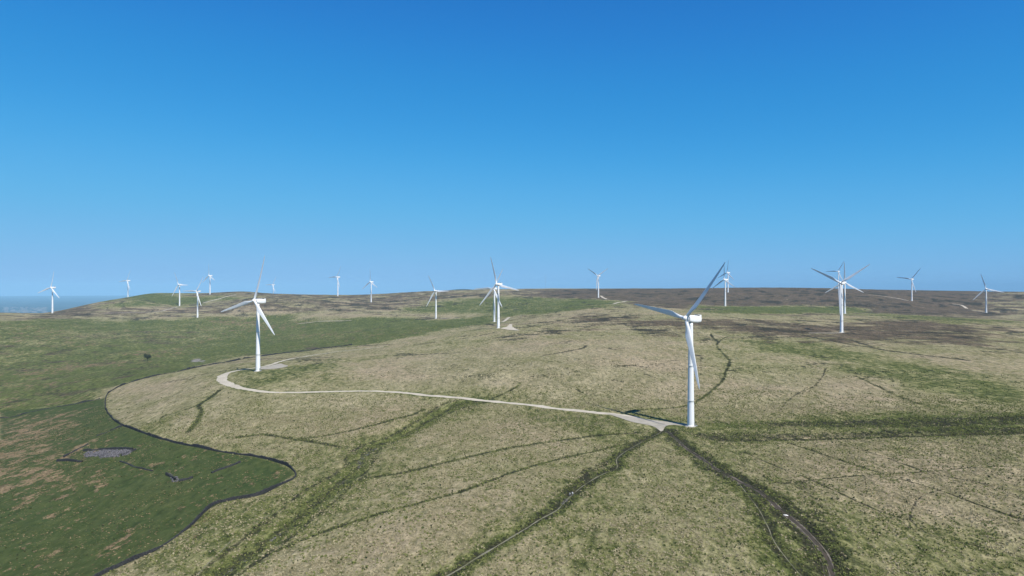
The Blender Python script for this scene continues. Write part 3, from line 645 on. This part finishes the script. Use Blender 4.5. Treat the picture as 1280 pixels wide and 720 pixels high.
# ------------------------------------------------------------------ walkers on the path
def person(px, py, label, top, legs_, rz, H_=1.74, seed=0):
    root_loc = at(px, py)
    s = H_/1.74; bm = bmesh.new()
    J = {'pel': (0, 0, .93, .15), 'wai': (0, 0, 1.08, .135), 'che': (0, -.01, 1.32, .165), 'nek': (0, 0, 1.50, .06), 'hed': (0, -.01, 1.58, .075), 'hd2': (0, -.015, 1.68, .085),
         'hl': (-.10, 0, .88, .10), 'kl': (-.11, -.16, .50, .065), 'al': (-.11, -.06, .09, .042), 'tl': (-.12, -.22, .04, .04),
         'hr': (.10, 0, .88, .10), 'kr': (.11, .05, .48, .065), 'ar': (.11, .28, .13, .042), 'tr': (.12, .16, .04, .04),
         'sl': (-.20, 0, 1.42, .065), 'el': (-.26, .08, 1.14, .045), 'wl': (-.25, -.04, .90, .032), 'fl': (-.24, -.08, .80, .028),
         'sr': (.20, 0, 1.42, .065), 'er': (.26, -.06, 1.14, .045), 'wr': (.25, -.20, .95, .032), 'fr': (.24, -.26, .87, .028)}
    E = [('pel','wai'),('wai','che'),('che','nek'),('nek','hed'),('hed','hd2'),('pel','hl'),('hl','kl'),('kl','al'),('al','tl'),('pel','hr'),('hr','kr'),('kr','ar'),('ar','tr'),
         ('che','sl'),('sl','el'),('el','wl'),('wl','fl'),('che','sr'),('sr','er'),('er','wr'),('wr','fr')]
    def skinned(name, keys, edges, grow, mat, lv=2):
        ks = list(keys); m = bpy.data.meshes.new(name); m.from_pydata([tuple(c*s for c in J[k][:3]) for k in ks], [(ks.index(a), ks.index(b_)) for a, b_ in edges], [])
        o = bpy.data.objects.new(name, m); col.objects.link(o); md = o.modifiers.new('skin', 'SKIN'); ss = o.modifiers.new('sub', 'SUBSURF'); ss.levels = ss.render_levels = lv
        for i, k in enumerate(ks): m.skin_vertices[0].data[i].radius = ((J[k][3]+grow)*s,)*2; m.skin_vertices[0].data[i].use_root = (i == 0)
        dg = bpy.context.evaluated_depsgraph_get(); ev = bpy.data.meshes.new_from_object(o.evaluated_get(dg)); ev.materials.clear(); ev.materials.append(mat)
        bpy.data.objects.remove(o); return link(bpy.data.objects.new(name, ev))
    body = skinned('person', J.keys(), E, 0, simple('skin', (.45, .28, .2), .6)); body.location = root_loc+Vector((0, 0, .01)); body.rotation_euler = (0, 0, rz)
    tag(body, label, 'person', 'walkers on the footpath')
    tk = ['wai','che','pel','sl','el','sr','er','wl','wr']
    sh_ = skinned('jacket', tk, [('wai','che'),('wai','pel'),('che','sl'),('sl','el'),('el','wl'),('che','sr'),('sr','er'),('er','wr')], .022, simple('cloth_top', top, .9)); sh_.parent = body
    tr = skinned('trousers', ['pel','hl','kl','al','hr','kr','ar'], [('pel','hl'),('hl','kl'),('kl','al'),('pel','hr'),('hr','kr'),('kr','ar')], .018, simple('cloth_legs', legs_, .9)); tr.parent = body
    bm = bmesh.new(); bmesh.ops.create_uvsphere(bm, u_segments=14, v_segments=10, radius=.112*s)
    for v in list(bm.verts):
        if v.co.z < -.02*s and v.co.y < .02: bm.verts.remove(v)
    bmesh.ops.translate(bm, verts=bm.verts, vec=(0, .012, 1.685*s)); m = bpy.data.meshes.new('hair'); bm.to_mesh(m); bm.free(); m.materials.append(simple('hair', (.04, .03, .02), .8))
    link(bpy.data.objects.new('hair', m), body)
    bm = bmesh.new()
    for x in (-.12, .12):
        y = -.12 if x < 0 else .20; bmesh.ops.create_cube(bm, size=1, matrix=Matrix.Translation((x*s, y*s, .05))@Matrix.Diagonal((.10, .28, .09, 1)))
    bmesh.ops.bevel(bm, geom=bm.edges[:], offset=.02, segments=2); m = bpy.data.meshes.new('shoes'); bm.to_mesh(m); bm.free(); m.materials.append(simple('boot', (.05, .04, .035), .8))
    link(bpy.data.objects.new('shoes', m), body)
    return body
person(715.6, 617.4, 'walker in a bright white top, the right of the two on the footpath', (.85, .85, .86), (.13, .13, .15), R(150))
person(712.4, 618.0, 'walker in a paler grey top, the left of the two on the footpath', (.42, .42, .46), (.10, .10, .12), R(-30), 1.64)

# ------------------------------------------------------------------ turbines
HUB = 60.
def tower_mesh():
    bm = bmesh.new(); K = 40; prof = [(-1.5, 2.05), (0, 2.05), (.25, 2.03)]
    for zf in (19.5, 39.5): pass
    zs_ = [0.25]
    def rad(z): return 1.94+(1.14-1.94)*(z/58.3)**1.05
    prof = [(-2.0, 2.05), (.22, 2.05), (.24, 1.95)]
    for z in np.linspace(1, 58.2, 30):
        prof.append((z, rad(z)))
    for z in (14.5, 34.0): prof += [(z-.05, rad(z)), (z-.04, rad(z)+.015), (z+.04, rad(z)+.015), (z+.05, rad(z))]
    prof.sort(); rings = []
    for z, r_ in prof: rings.append([bm.verts.new((r_*math.cos(2*math.pi*i/K), r_*math.sin(2*math.pi*i/K), z)) for i in range(K)])
    for a, b_ in zip(rings, rings[1:]):
        for i in range(K): bm.faces.new((a[i], a[(i+1) % K], b_[(i+1) % K], b_[i]))
    bm.faces.new(rings[-1])
    for f in bm.faces: f.smooth = len(f.verts) == 4
    m = bpy.data.meshes.new('tower'); bm.to_mesh(m); bm.free(); m.materials.append(M['tower']); return m
def nacelle_mesh():
    bm = bmesh.new(); K = 28; secs = []
    for y, hw, hu, hd, ex in ((-2.3, 1.25, 1.25, 1.3, 3), (-2.25, 1.5, 1.55, 1.6, 3.2), (-1.2, 1.72, 1.85, 1.95, 3.6), (1.0, 1.82, 2.05, 2.05, 4), (4.0, 1.85, 2.12, 2.0, 4), (6.4, 1.78, 2.05, 1.75, 3.6), (7.3, 1.55, 1.75, 1.35, 3), (7.75, 1.1, 1.2, .9, 2.6), (7.85, .5, .6, .4, 2.2)):
        ring = []
        for i in range(K):
            a = 2*math.pi*i/K; c = math.cos(a); s = math.sin(a)
            x = hw*math.copysign(abs(c)**(2/ex), c); z = (hu if s > 0 else hd)*math.copysign(abs(s)**(2/ex), s); ring.append(bm.verts.new((x, y, z)))
        secs.append(ring)
    for a, b_ in zip(secs, secs[1:]):
        for i in range(K): f = bm.faces.new((a[i], b_[i], b_[(i+1) % K], a[(i+1) % K])); f.smooth = True
    bm.faces.new(secs[0]); bm.faces.new(secs[-1][::-1])
    bmesh.ops.recalc_face_normals(bm, faces=bm.faces)
    m = bpy.data.meshes.new('nacelle'); bm.to_mesh(m); bm.free(); m.materials.append(M['white']); return m
def box_mesh(name, boxes, mat, bev=.04):
    bm = bmesh.new()
    for c, s in boxes: bmesh.ops.create_cube(bm, size=1, matrix=Matrix.Translation(c)@Matrix.Diagonal((*s, 1)))
    bmesh.ops.bevel(bm, geom=bm.edges[:], offset=bev, segments=2)
    m = bpy.data.meshes.new(name); bm.to_mesh(m); bm.free(); m.materials.append(mat); return m
def hub_mesh():
    bm = bmesh.new(); K = 30; rings = []
    for y, r_ in ((1.15, 1.3), (1.1, 1.38), (0.2, 1.5), (-.6, 1.42), (-1.2, 1.15), (-1.7, .75), (-1.95, .35), (-2.02, .05)):
        rings.append([bm.verts.new((r_*math.cos(2*math.pi*i/K), y, r_*math.sin(2*math.pi*i/K))) for i in range(K)])
    for a, b_ in zip(rings, rings[1:]):
        for i in range(K): f = bm.faces.new((a[i], a[(i+1) % K], b_[(i+1) % K], b_[i])); f.smooth = True
    bm.faces.new(rings[0]); bm.faces.new(rings[-1][::-1]); 
    for k in range(3):                       # blade root collars
        Rm = Matrix.Rotation(2*math.pi*k/3, 4, 'Y'); ra = []
        for z in (.6, 1.75): ra.append([bm.verts.new(Rm@Vector((.98*math.cos(2*math.pi*i/20), .98*math.sin(2*math.pi*i/20), z))) for i in range(20)])
        for i in range(20): f = bm.faces.new((ra[0][i], ra[0][(i+1) % 20], ra[1][(i+1) % 20], ra[1][i])); f.smooth = True
        bm.faces.new(ra[1])
    bmesh.ops.recalc_face_normals(bm, faces=bm.faces)
    m = bpy.data.meshes.new('hub'); bm.to_mesh(m); bm.free(); m.materials.append(M['white']); return m
def blade_mesh():
    K = 24; S = np.r_[0, .02, .05, .09, .13, .17, .21, .27, .34, .42, .5, .6, .7, .8, .88, .94, .975, .995, 1.]; rings = []; bm = bmesh.new(); Lb = 38.6
    for s in S:
        ch = np.interp(s, [0, .05, .1, .2, .27, .5, .75, .9, .97, 1], [1.85, 1.85, 2.3, 3.45, 3.4, 2.55, 1.75, 1.25, .75, .15])
        th = np.interp(s, [0, .05, .1, .2, .4, .7, 1], [1., 1., .72, .36, .24, .17, .14])
        tw = R(np.interp(s, [0, .2, .4, .7, 1], [16, 15, 10, 6, 3])+8); blend = np.interp(s, [0, .05, .2], [0, 0, 1])
        fore = np.interp(s, [0, .05, .2, 1], [.5, .5, .32, .30]); ring = []
        for i in range(K):
            a = 2*math.pi*i/K; xr = .5*(1-math.cos(a)); 
            cx = math.cos(a)*.5; cy = math.sin(a)*.5
            t_ = 5*(.2969*math.sqrt(xr)-.126*xr-.3516*xr**2+.2843*xr**3-.1015*xr**4)*math.copysign(1, math.sin(a)) if 0 < i < K else 0
            ax = xr-fore; ay = t_*th+.03*math.sin(math.pi*xr)
            x = (-cx*(1-blend)+ax*blend)*ch; y = (cy*(1-blend)*th/1.+ay*blend)*ch
            X_ = x*math.cos(tw)+y*math.sin(tw); Y_ = -x*math.sin(tw)+y*math.cos(tw)
            ring.append(bm.verts.new((X_, Y_-1.3*s*s, 1.5+s*Lb)))
        rings.append(ring)
    for a, b_ in zip(rings, rings[1:]):
        for i in range(K): f = bm.faces.new((a[i], a[(i+1) % K], b_[(i+1) % K], b_[i])); f.smooth = True
    bm.faces.new(rings[-1]); bmesh.ops.recalc_face_normals(bm, faces=bm.faces)
    m = bpy.data.meshes.new('blade'); bm.to_mesh(m); bm.free(); m.materials.append(M['blade']); return m
MT, MN, MH, MB_ = tower_mesh(), nacelle_mesh(), hub_mesh(), blade_mesh()
MD = box_mesh('door', [((0, 0, 1.35), (.95, .22, 2.1))], M['grey'], .05)
MS = box_mesh('steps', [((0, -.75, .12), (1.3, 1.5, .24)), ((0, -.55, .32), (1.2, 1.1, .2)), ((-.62, -.8, .8), (.06, .06, 1.3)), ((.62, -.8, .8), (.06, .06, 1.3)), ((-.62, -.55, 1.25), (.05, 1.2, .06)), ((.62, -.55, 1.25), (.05, 1.2, .06))], M['grey'], .01)
MHt = box_mesh('roof_vent', [((0, 5.0, 2.30), (2.0, 1.5, .62))], M['dark'], .05)
MCw = box_mesh('cooler_cowl', [((0, 6.55, 2.15), (2.6, 1.3, 1.15)), ((0, 5.0, 2.68), (2.5, 2.2, .16))], M['white'], .12)
MMt = box_mesh('wind_sensor', [((.5, 6.8, 3.1), (.06, .06, .9)), ((-.5, 6.8, 3.1), (.06, .06, .9)), ((0, 6.8, 3.4), (1.3, .05, .05))], M['grey'], .01)
MC = None
bm = bmesh.new(); bmesh.ops.create_cone(bm, cap_ends=True, segments=32, radius1=1.38, radius2=1.24, depth=.7); MC = bpy.data.meshes.new('yaw_collar'); bm.to_mesh(MC); bm.free(); MC.materials.append(M['grey'])
bm = bmesh.new(); bmesh.ops.create_cone(bm, cap_ends=True, segments=48, radius1=3.4, radius2=2.7, depth=.5); MF = bpy.data.meshes.new('foundation'); bm.to_mesh(MF); bm.free(); MF.materials.append(simple('concrete', (.36, .35, .32), .9))
def copy_tree(o, parent=None):
    c = o.copy(); col.objects.link(c)
    if parent: c.parent = parent; c.matrix_parent_inverse = Matrix.Identity(4)
    for ch in list(o.children): copy_tree(ch, c)
    return c
def make_turbine():
    root = empty('wind_turbine', (0, 0, 0))
    link(bpy.data.objects.new('tower', MT), root)
    f = link(bpy.data.objects.new('foundation', MF), root); f.location = (0, 0, .02)
    d = link(bpy.data.objects.new('door', MD), root); link(bpy.data.objects.new('steps', MS), root)
    c = link(bpy.data.objects.new('yaw_collar', MC), root); c.location = (0, 0, 58.25)
    na = link(bpy.data.objects.new('nacelle', MN), root); link(bpy.data.objects.new('roof_vent', MHt), na); link(bpy.data.objects.new('cooler_cowl', MCw), na); link(bpy.data.objects.new('wind_sensor', MMt), na)
    link(bpy.data.objects.new('hub', MH), root)
    for k in range(3): link(bpy.data.objects.new('blade', MB_), root)
    return root
def pose(root, loc, azv, psi, phase):
    root.location = loc
    YA = azv+R(psi)                                # compass direction of the tail
    Rz = Matrix.Rotation(-YA, 4, 'Z'); Top = Matrix.Translation((0, 0, HUB))@Rz@Matrix.Rotation(R(-5), 4, 'X')
    HubM = Top@Matrix.Translation((0, -4.2, 0)); k = 0
    for ch in root.children:
        nm = ch.name.split('.')[0]
        if nm == 'nacelle': ch.matrix_local = Top
        elif nm == 'hub': ch.matrix_local = HubM@Matrix.Rotation(math.pi/2-R(phase), 4, 'Y')
        elif nm == 'blade': ch.matrix_local = HubM@Matrix.Rotation(math.pi/2-R(phase+120*k), 4, 'Y'); k += 1
        elif nm in ('door', 'steps'):
            a = R(-22)
            ch.matrix_local = Matrix.Rotation(a+math.pi/2, 4, 'Z')@Matrix.Translation((0, -2.02 if nm == 'door' else -2.05, .2))
LAB = ['largest and nearest white wind turbine, standing at the end of the gravel road',
 'white wind turbine inside the bend of the pale gravel road, left of centre',
 'front turbine of the overlapping pair near the centre, beside a small pale pad',
 'rear turbine of the overlapping pair near the centre, half hidden by the front tower',
 'turbine near the ridge with two blades raised in a V, beside a short pale track',
 'turbine left of the central pair with two blades pointing to its left',
 'turbine left of centre whose whole tower base shows just below the skyline',
 'small turbine on the skyline left of centre with one blade level to the left',
 'tiny turbine of which only the rotor and nacelle rise above the ridge',
 'turbine whose foot meets the skyline, right and behind the one with a level blade',
 'turbine at the edge of the dark green slope with one blade level to the left',
 'distant turbine standing low on the hillside, left of the one with a level blade',
 'distant turbine at the left end of the flat hilltop skyline',
 'leftmost turbine of all, in front of the blue lowland',
 'front turbine of the overlapping pair right of the nearest turbine',
 'rear and higher turbine of the pair right of the nearest turbine, near the skyline',
 'front turbine of the right-hand cluster of three, two blades spread up in a wide V',
 'middle turbine of the right-hand cluster of three, one blade pointing straight up',
 'farthest and smallest turbine of the right-hand cluster of three',
 'distant turbine between the cluster of three and the rightmost turbine',
 'rightmost turbine of all, one blade stretched out to the right']
proto = make_turbine()
for i, (px, by, dep, hy, psi, ph) in enumerate(TURB):
    o = proto if i == 0 else copy_tree(proto)
    X = (px-640)/F*dep; zh = -(hy-360)/F*dep-HUB
    zg = float(hground(X, dep)[0]); zt = zh if abs(zh-zg) < 3 else zg
    tag(o, LAB[i], 'wind turbine', 'white wind turbines spread across the moor')
    o['_'] = 0; del o['_']
    pose(o, (X, dep, zg), math.atan2(X, dep), psi, ph)
    print('turbine', i, 'ground %.1f wanted %.1f' % (zg, zh))

# ------------------------------------------------------------------ far mast
def mast():
    Y = 9000.; X = (681.7-640)/F*Y; base = float(hground(X, Y)[0]); top = (360-343)/F*Y
    root = empty('radio_mast', (X, Y, base)); tag(root, 'hair-thin tall radio mast far beyond the ridge', 'mast')
    H_ = top-base; bm = bmesh.new(); a = 1.6
    P = [(a*math.cos(k*2.0944), a*math.sin(k*2.0944)) for k in range(3)]
    def bar(p, q, r_):
        d = (q-p); u = d.orthogonal().normalized()*r_; w = d.normalized().cross(u.normalized())*r_
        v = [bm.verts.new(x) for x in (p+u, p+w, p-u, p-w, q+u, q+w, q-u, q-w)]
        for i in range(4): bm.faces.new((v[i], v[(i+1) % 4], v[4+(i+1) % 4], v[4+i]))
    for x, y in P: bar(Vector((x, y, 0)), Vector((x, y, H_)), .35)
    nz = int(H_/6)
    for k in range(nz):
        for i in range(3):
            x, y = P[i]; x2, y2 = P[(i+1) % 3]; bar(Vector((x, y, k*H_/nz)), Vector((x2, y2, (k+1)*H_/nz)), .2)
    m = bpy.data.meshes.new('lattice_shaft'); bm.to_mesh(m); bm.free(); m.materials.append(M['grey']); link(bpy.data.objects.new('lattice_shaft', m), root)
mast()

# ------------------------------------------------------------------ distant town on the lowland
def town():
    rs = np.random.default_rng(8); V = []; Q = []
    for _ in range(110):
        px = rs.uniform(5, 58); py = rs.uniform(384, 391.5)
        Y = 395*F/(py-360); X = (px-640)/F*Y; z = float(hground(X, Y)[0]); w, d, h_ = rs.uniform(18, 70), rs.uniform(15, 40), rs.uniform(7, 16); a = rs.uniform(0, 3)
        b0 = len(V); ca, sa = math.cos(a), math.sin(a)
        for zz in (-3, h_):
            for x, y in ((-w, -d), (w, -d), (w, d), (-w, d)): V.append((X+(x*ca-y*sa)*.5, Y+(x*sa+y*ca)*.5, z+zz))
        for x in (-w, w): V.append((X+x*.5*ca, Y+x*.5*sa, z+h_*1.5))
        Q += [(b0, b0+1, b0+5, b0+4), (b0+1, b0+2, b0+6, b0+5), (b0+2, b0+3, b0+7, b0+6), (b0+3, b0, b0+4, b0+7), (b0+4, b0+5, b0+9, b0+8), (b0+6, b0+7, b0+8, b0+9)]
    o = link(bpy.data.objects.new('distant_town', mesh_np('distant_town', V, Q, simple('render_walls', (.20, .19, .18), .9, .4, .01), False)))
    tag(o, 'hazy pale buildings scattered on the far lowland at the left edge', 'town', kind='stuff')
town()

# ------------------------------------------------------------------ air
HZ_R = 44000.; bm = bmesh.new()
bmesh.ops.create_cube(bm, size=1, matrix=Matrix.Translation((0, 0, (240-460)/2))@Matrix.Diagonal((2*HZ_R, 2*HZ_R, 700, 1)))
m = bpy.data.meshes.new('haze'); bm.to_mesh(m); bm.free()
hm = bpy.data.materials.new('haze'); hm.use_nodes = True; nt = hm.node_tree; nt.nodes.clear()
pv = nt.nodes.new('ShaderNodeVolumePrincipled'); mo = nt.nodes.new('ShaderNodeOutputMaterial'); nt.links.new(pv.outputs[0], mo.inputs['Volume'])
pv.inputs['Color'].default_value = (.38, .72, 1, 1); pv.inputs['Density'].default_value = 4.6e-5; pv.inputs['Anisotropy'].default_value = -.25
m.materials.append(hm); hz = link(bpy.data.objects.new('haze', m)); tag(hz, kind='stuff')

# ------------------------------------------------------------------ light, sky, camera
sun_az, sun_el = math.atan2(.61, -.79), R(52)
w = bpy.data.worlds.new('World'); scene.world = w; w.use_nodes = True; nt = w.node_tree
sky = nt.nodes.new('ShaderNodeTexSky'); sky.sky_type = 'NISHITA'; sky.sun_disc = False; sky.sun_elevation = sun_el; sky.sun_rotation = sun_az
sky.altitude = 3000; sky.air_density = 1.0; sky.dust_density = 0; sky.ozone_density = 10.0
def scaled(sock, k):
    v = nt.nodes.new('ShaderNodeVectorMath'); v.operation = 'SCALE'; nt.links.new(sock, v.inputs[0]); v.inputs[3].default_value = k; return v.outputs[0]
cv = nt.nodes.new('ShaderNodeRGBCurve'); nt.links.new(scaled(sky.outputs[0], .1), cv.inputs[1])       # the camera's vivid blue response
for ch, ptsc in enumerate((((0, 0), (.03, .008), (.057, .021), (.083, .036), (.158, .108), (.32, .20), (.51, .245), (1, .27)),
                           ((0, 0), (.07, .075), (.127, .198), (.184, .295), (.334, .44), (.50, .485), (.717, .495), (1, .46)),
                           ((0, 0), (.18, .24), (.311, .60), (.429, .71), (.60, .80), (.80, .82), (1, .82)))):
    c_ = cv.mapping.curves[ch]; c_.points[0].location = ptsc[0]; c_.points[-1].location = ptsc[-1]
    for p_ in ptsc[1:-1]: c_.points.new(*p_)
cv.mapping.update()
vm_ = nt.nodes.new('ShaderNodeVectorMath'); vm_.operation = 'SCALE'; nt.links.new(cv.outputs[0], vm_.inputs[0]); vm_.inputs[3].default_value = 10.
nt.links.new(vm_.outputs[0], nt.nodes['Background'].inputs[0]); nt.nodes['Background'].inputs[1].default_value = .081
sl = bpy.data.lights.new('sun', 'SUN'); sl.energy = 5.0; sl.angle = R(.53); sl.color = (1, .945, .85)
so = bpy.data.objects.new('sun', sl); col.objects.link(so)
sd = Vector((math.sin(sun_az)*math.cos(sun_el), math.cos(sun_az)*math.cos(sun_el), math.sin(sun_el)))
so.rotation_euler = sd.to_track_quat('Z', 'Y').to_euler(); so.location = (200, -200, 400)
cam = bpy.data.cameras.new('camera'); cam.lens = 24; cam.sensor_width = 36; cam.clip_start = .5; cam.clip_end = 120000
co = bpy.data.objects.new('camera', cam); col.objects.link(co); co.location = (0, 0, CAMZ); co.rotation_euler = (R(90), 0, 0); scene.camera = co
scene.view_settings.view_transform = 'Standard'; scene.view_settings.look = 'None'; scene.view_settings.gamma = 1; scene.view_settings.exposure = .30
scene.cycles.use_denoising = True; scene.cycles.max_bounces = 6; scene.cycles.volume_bounces = 0
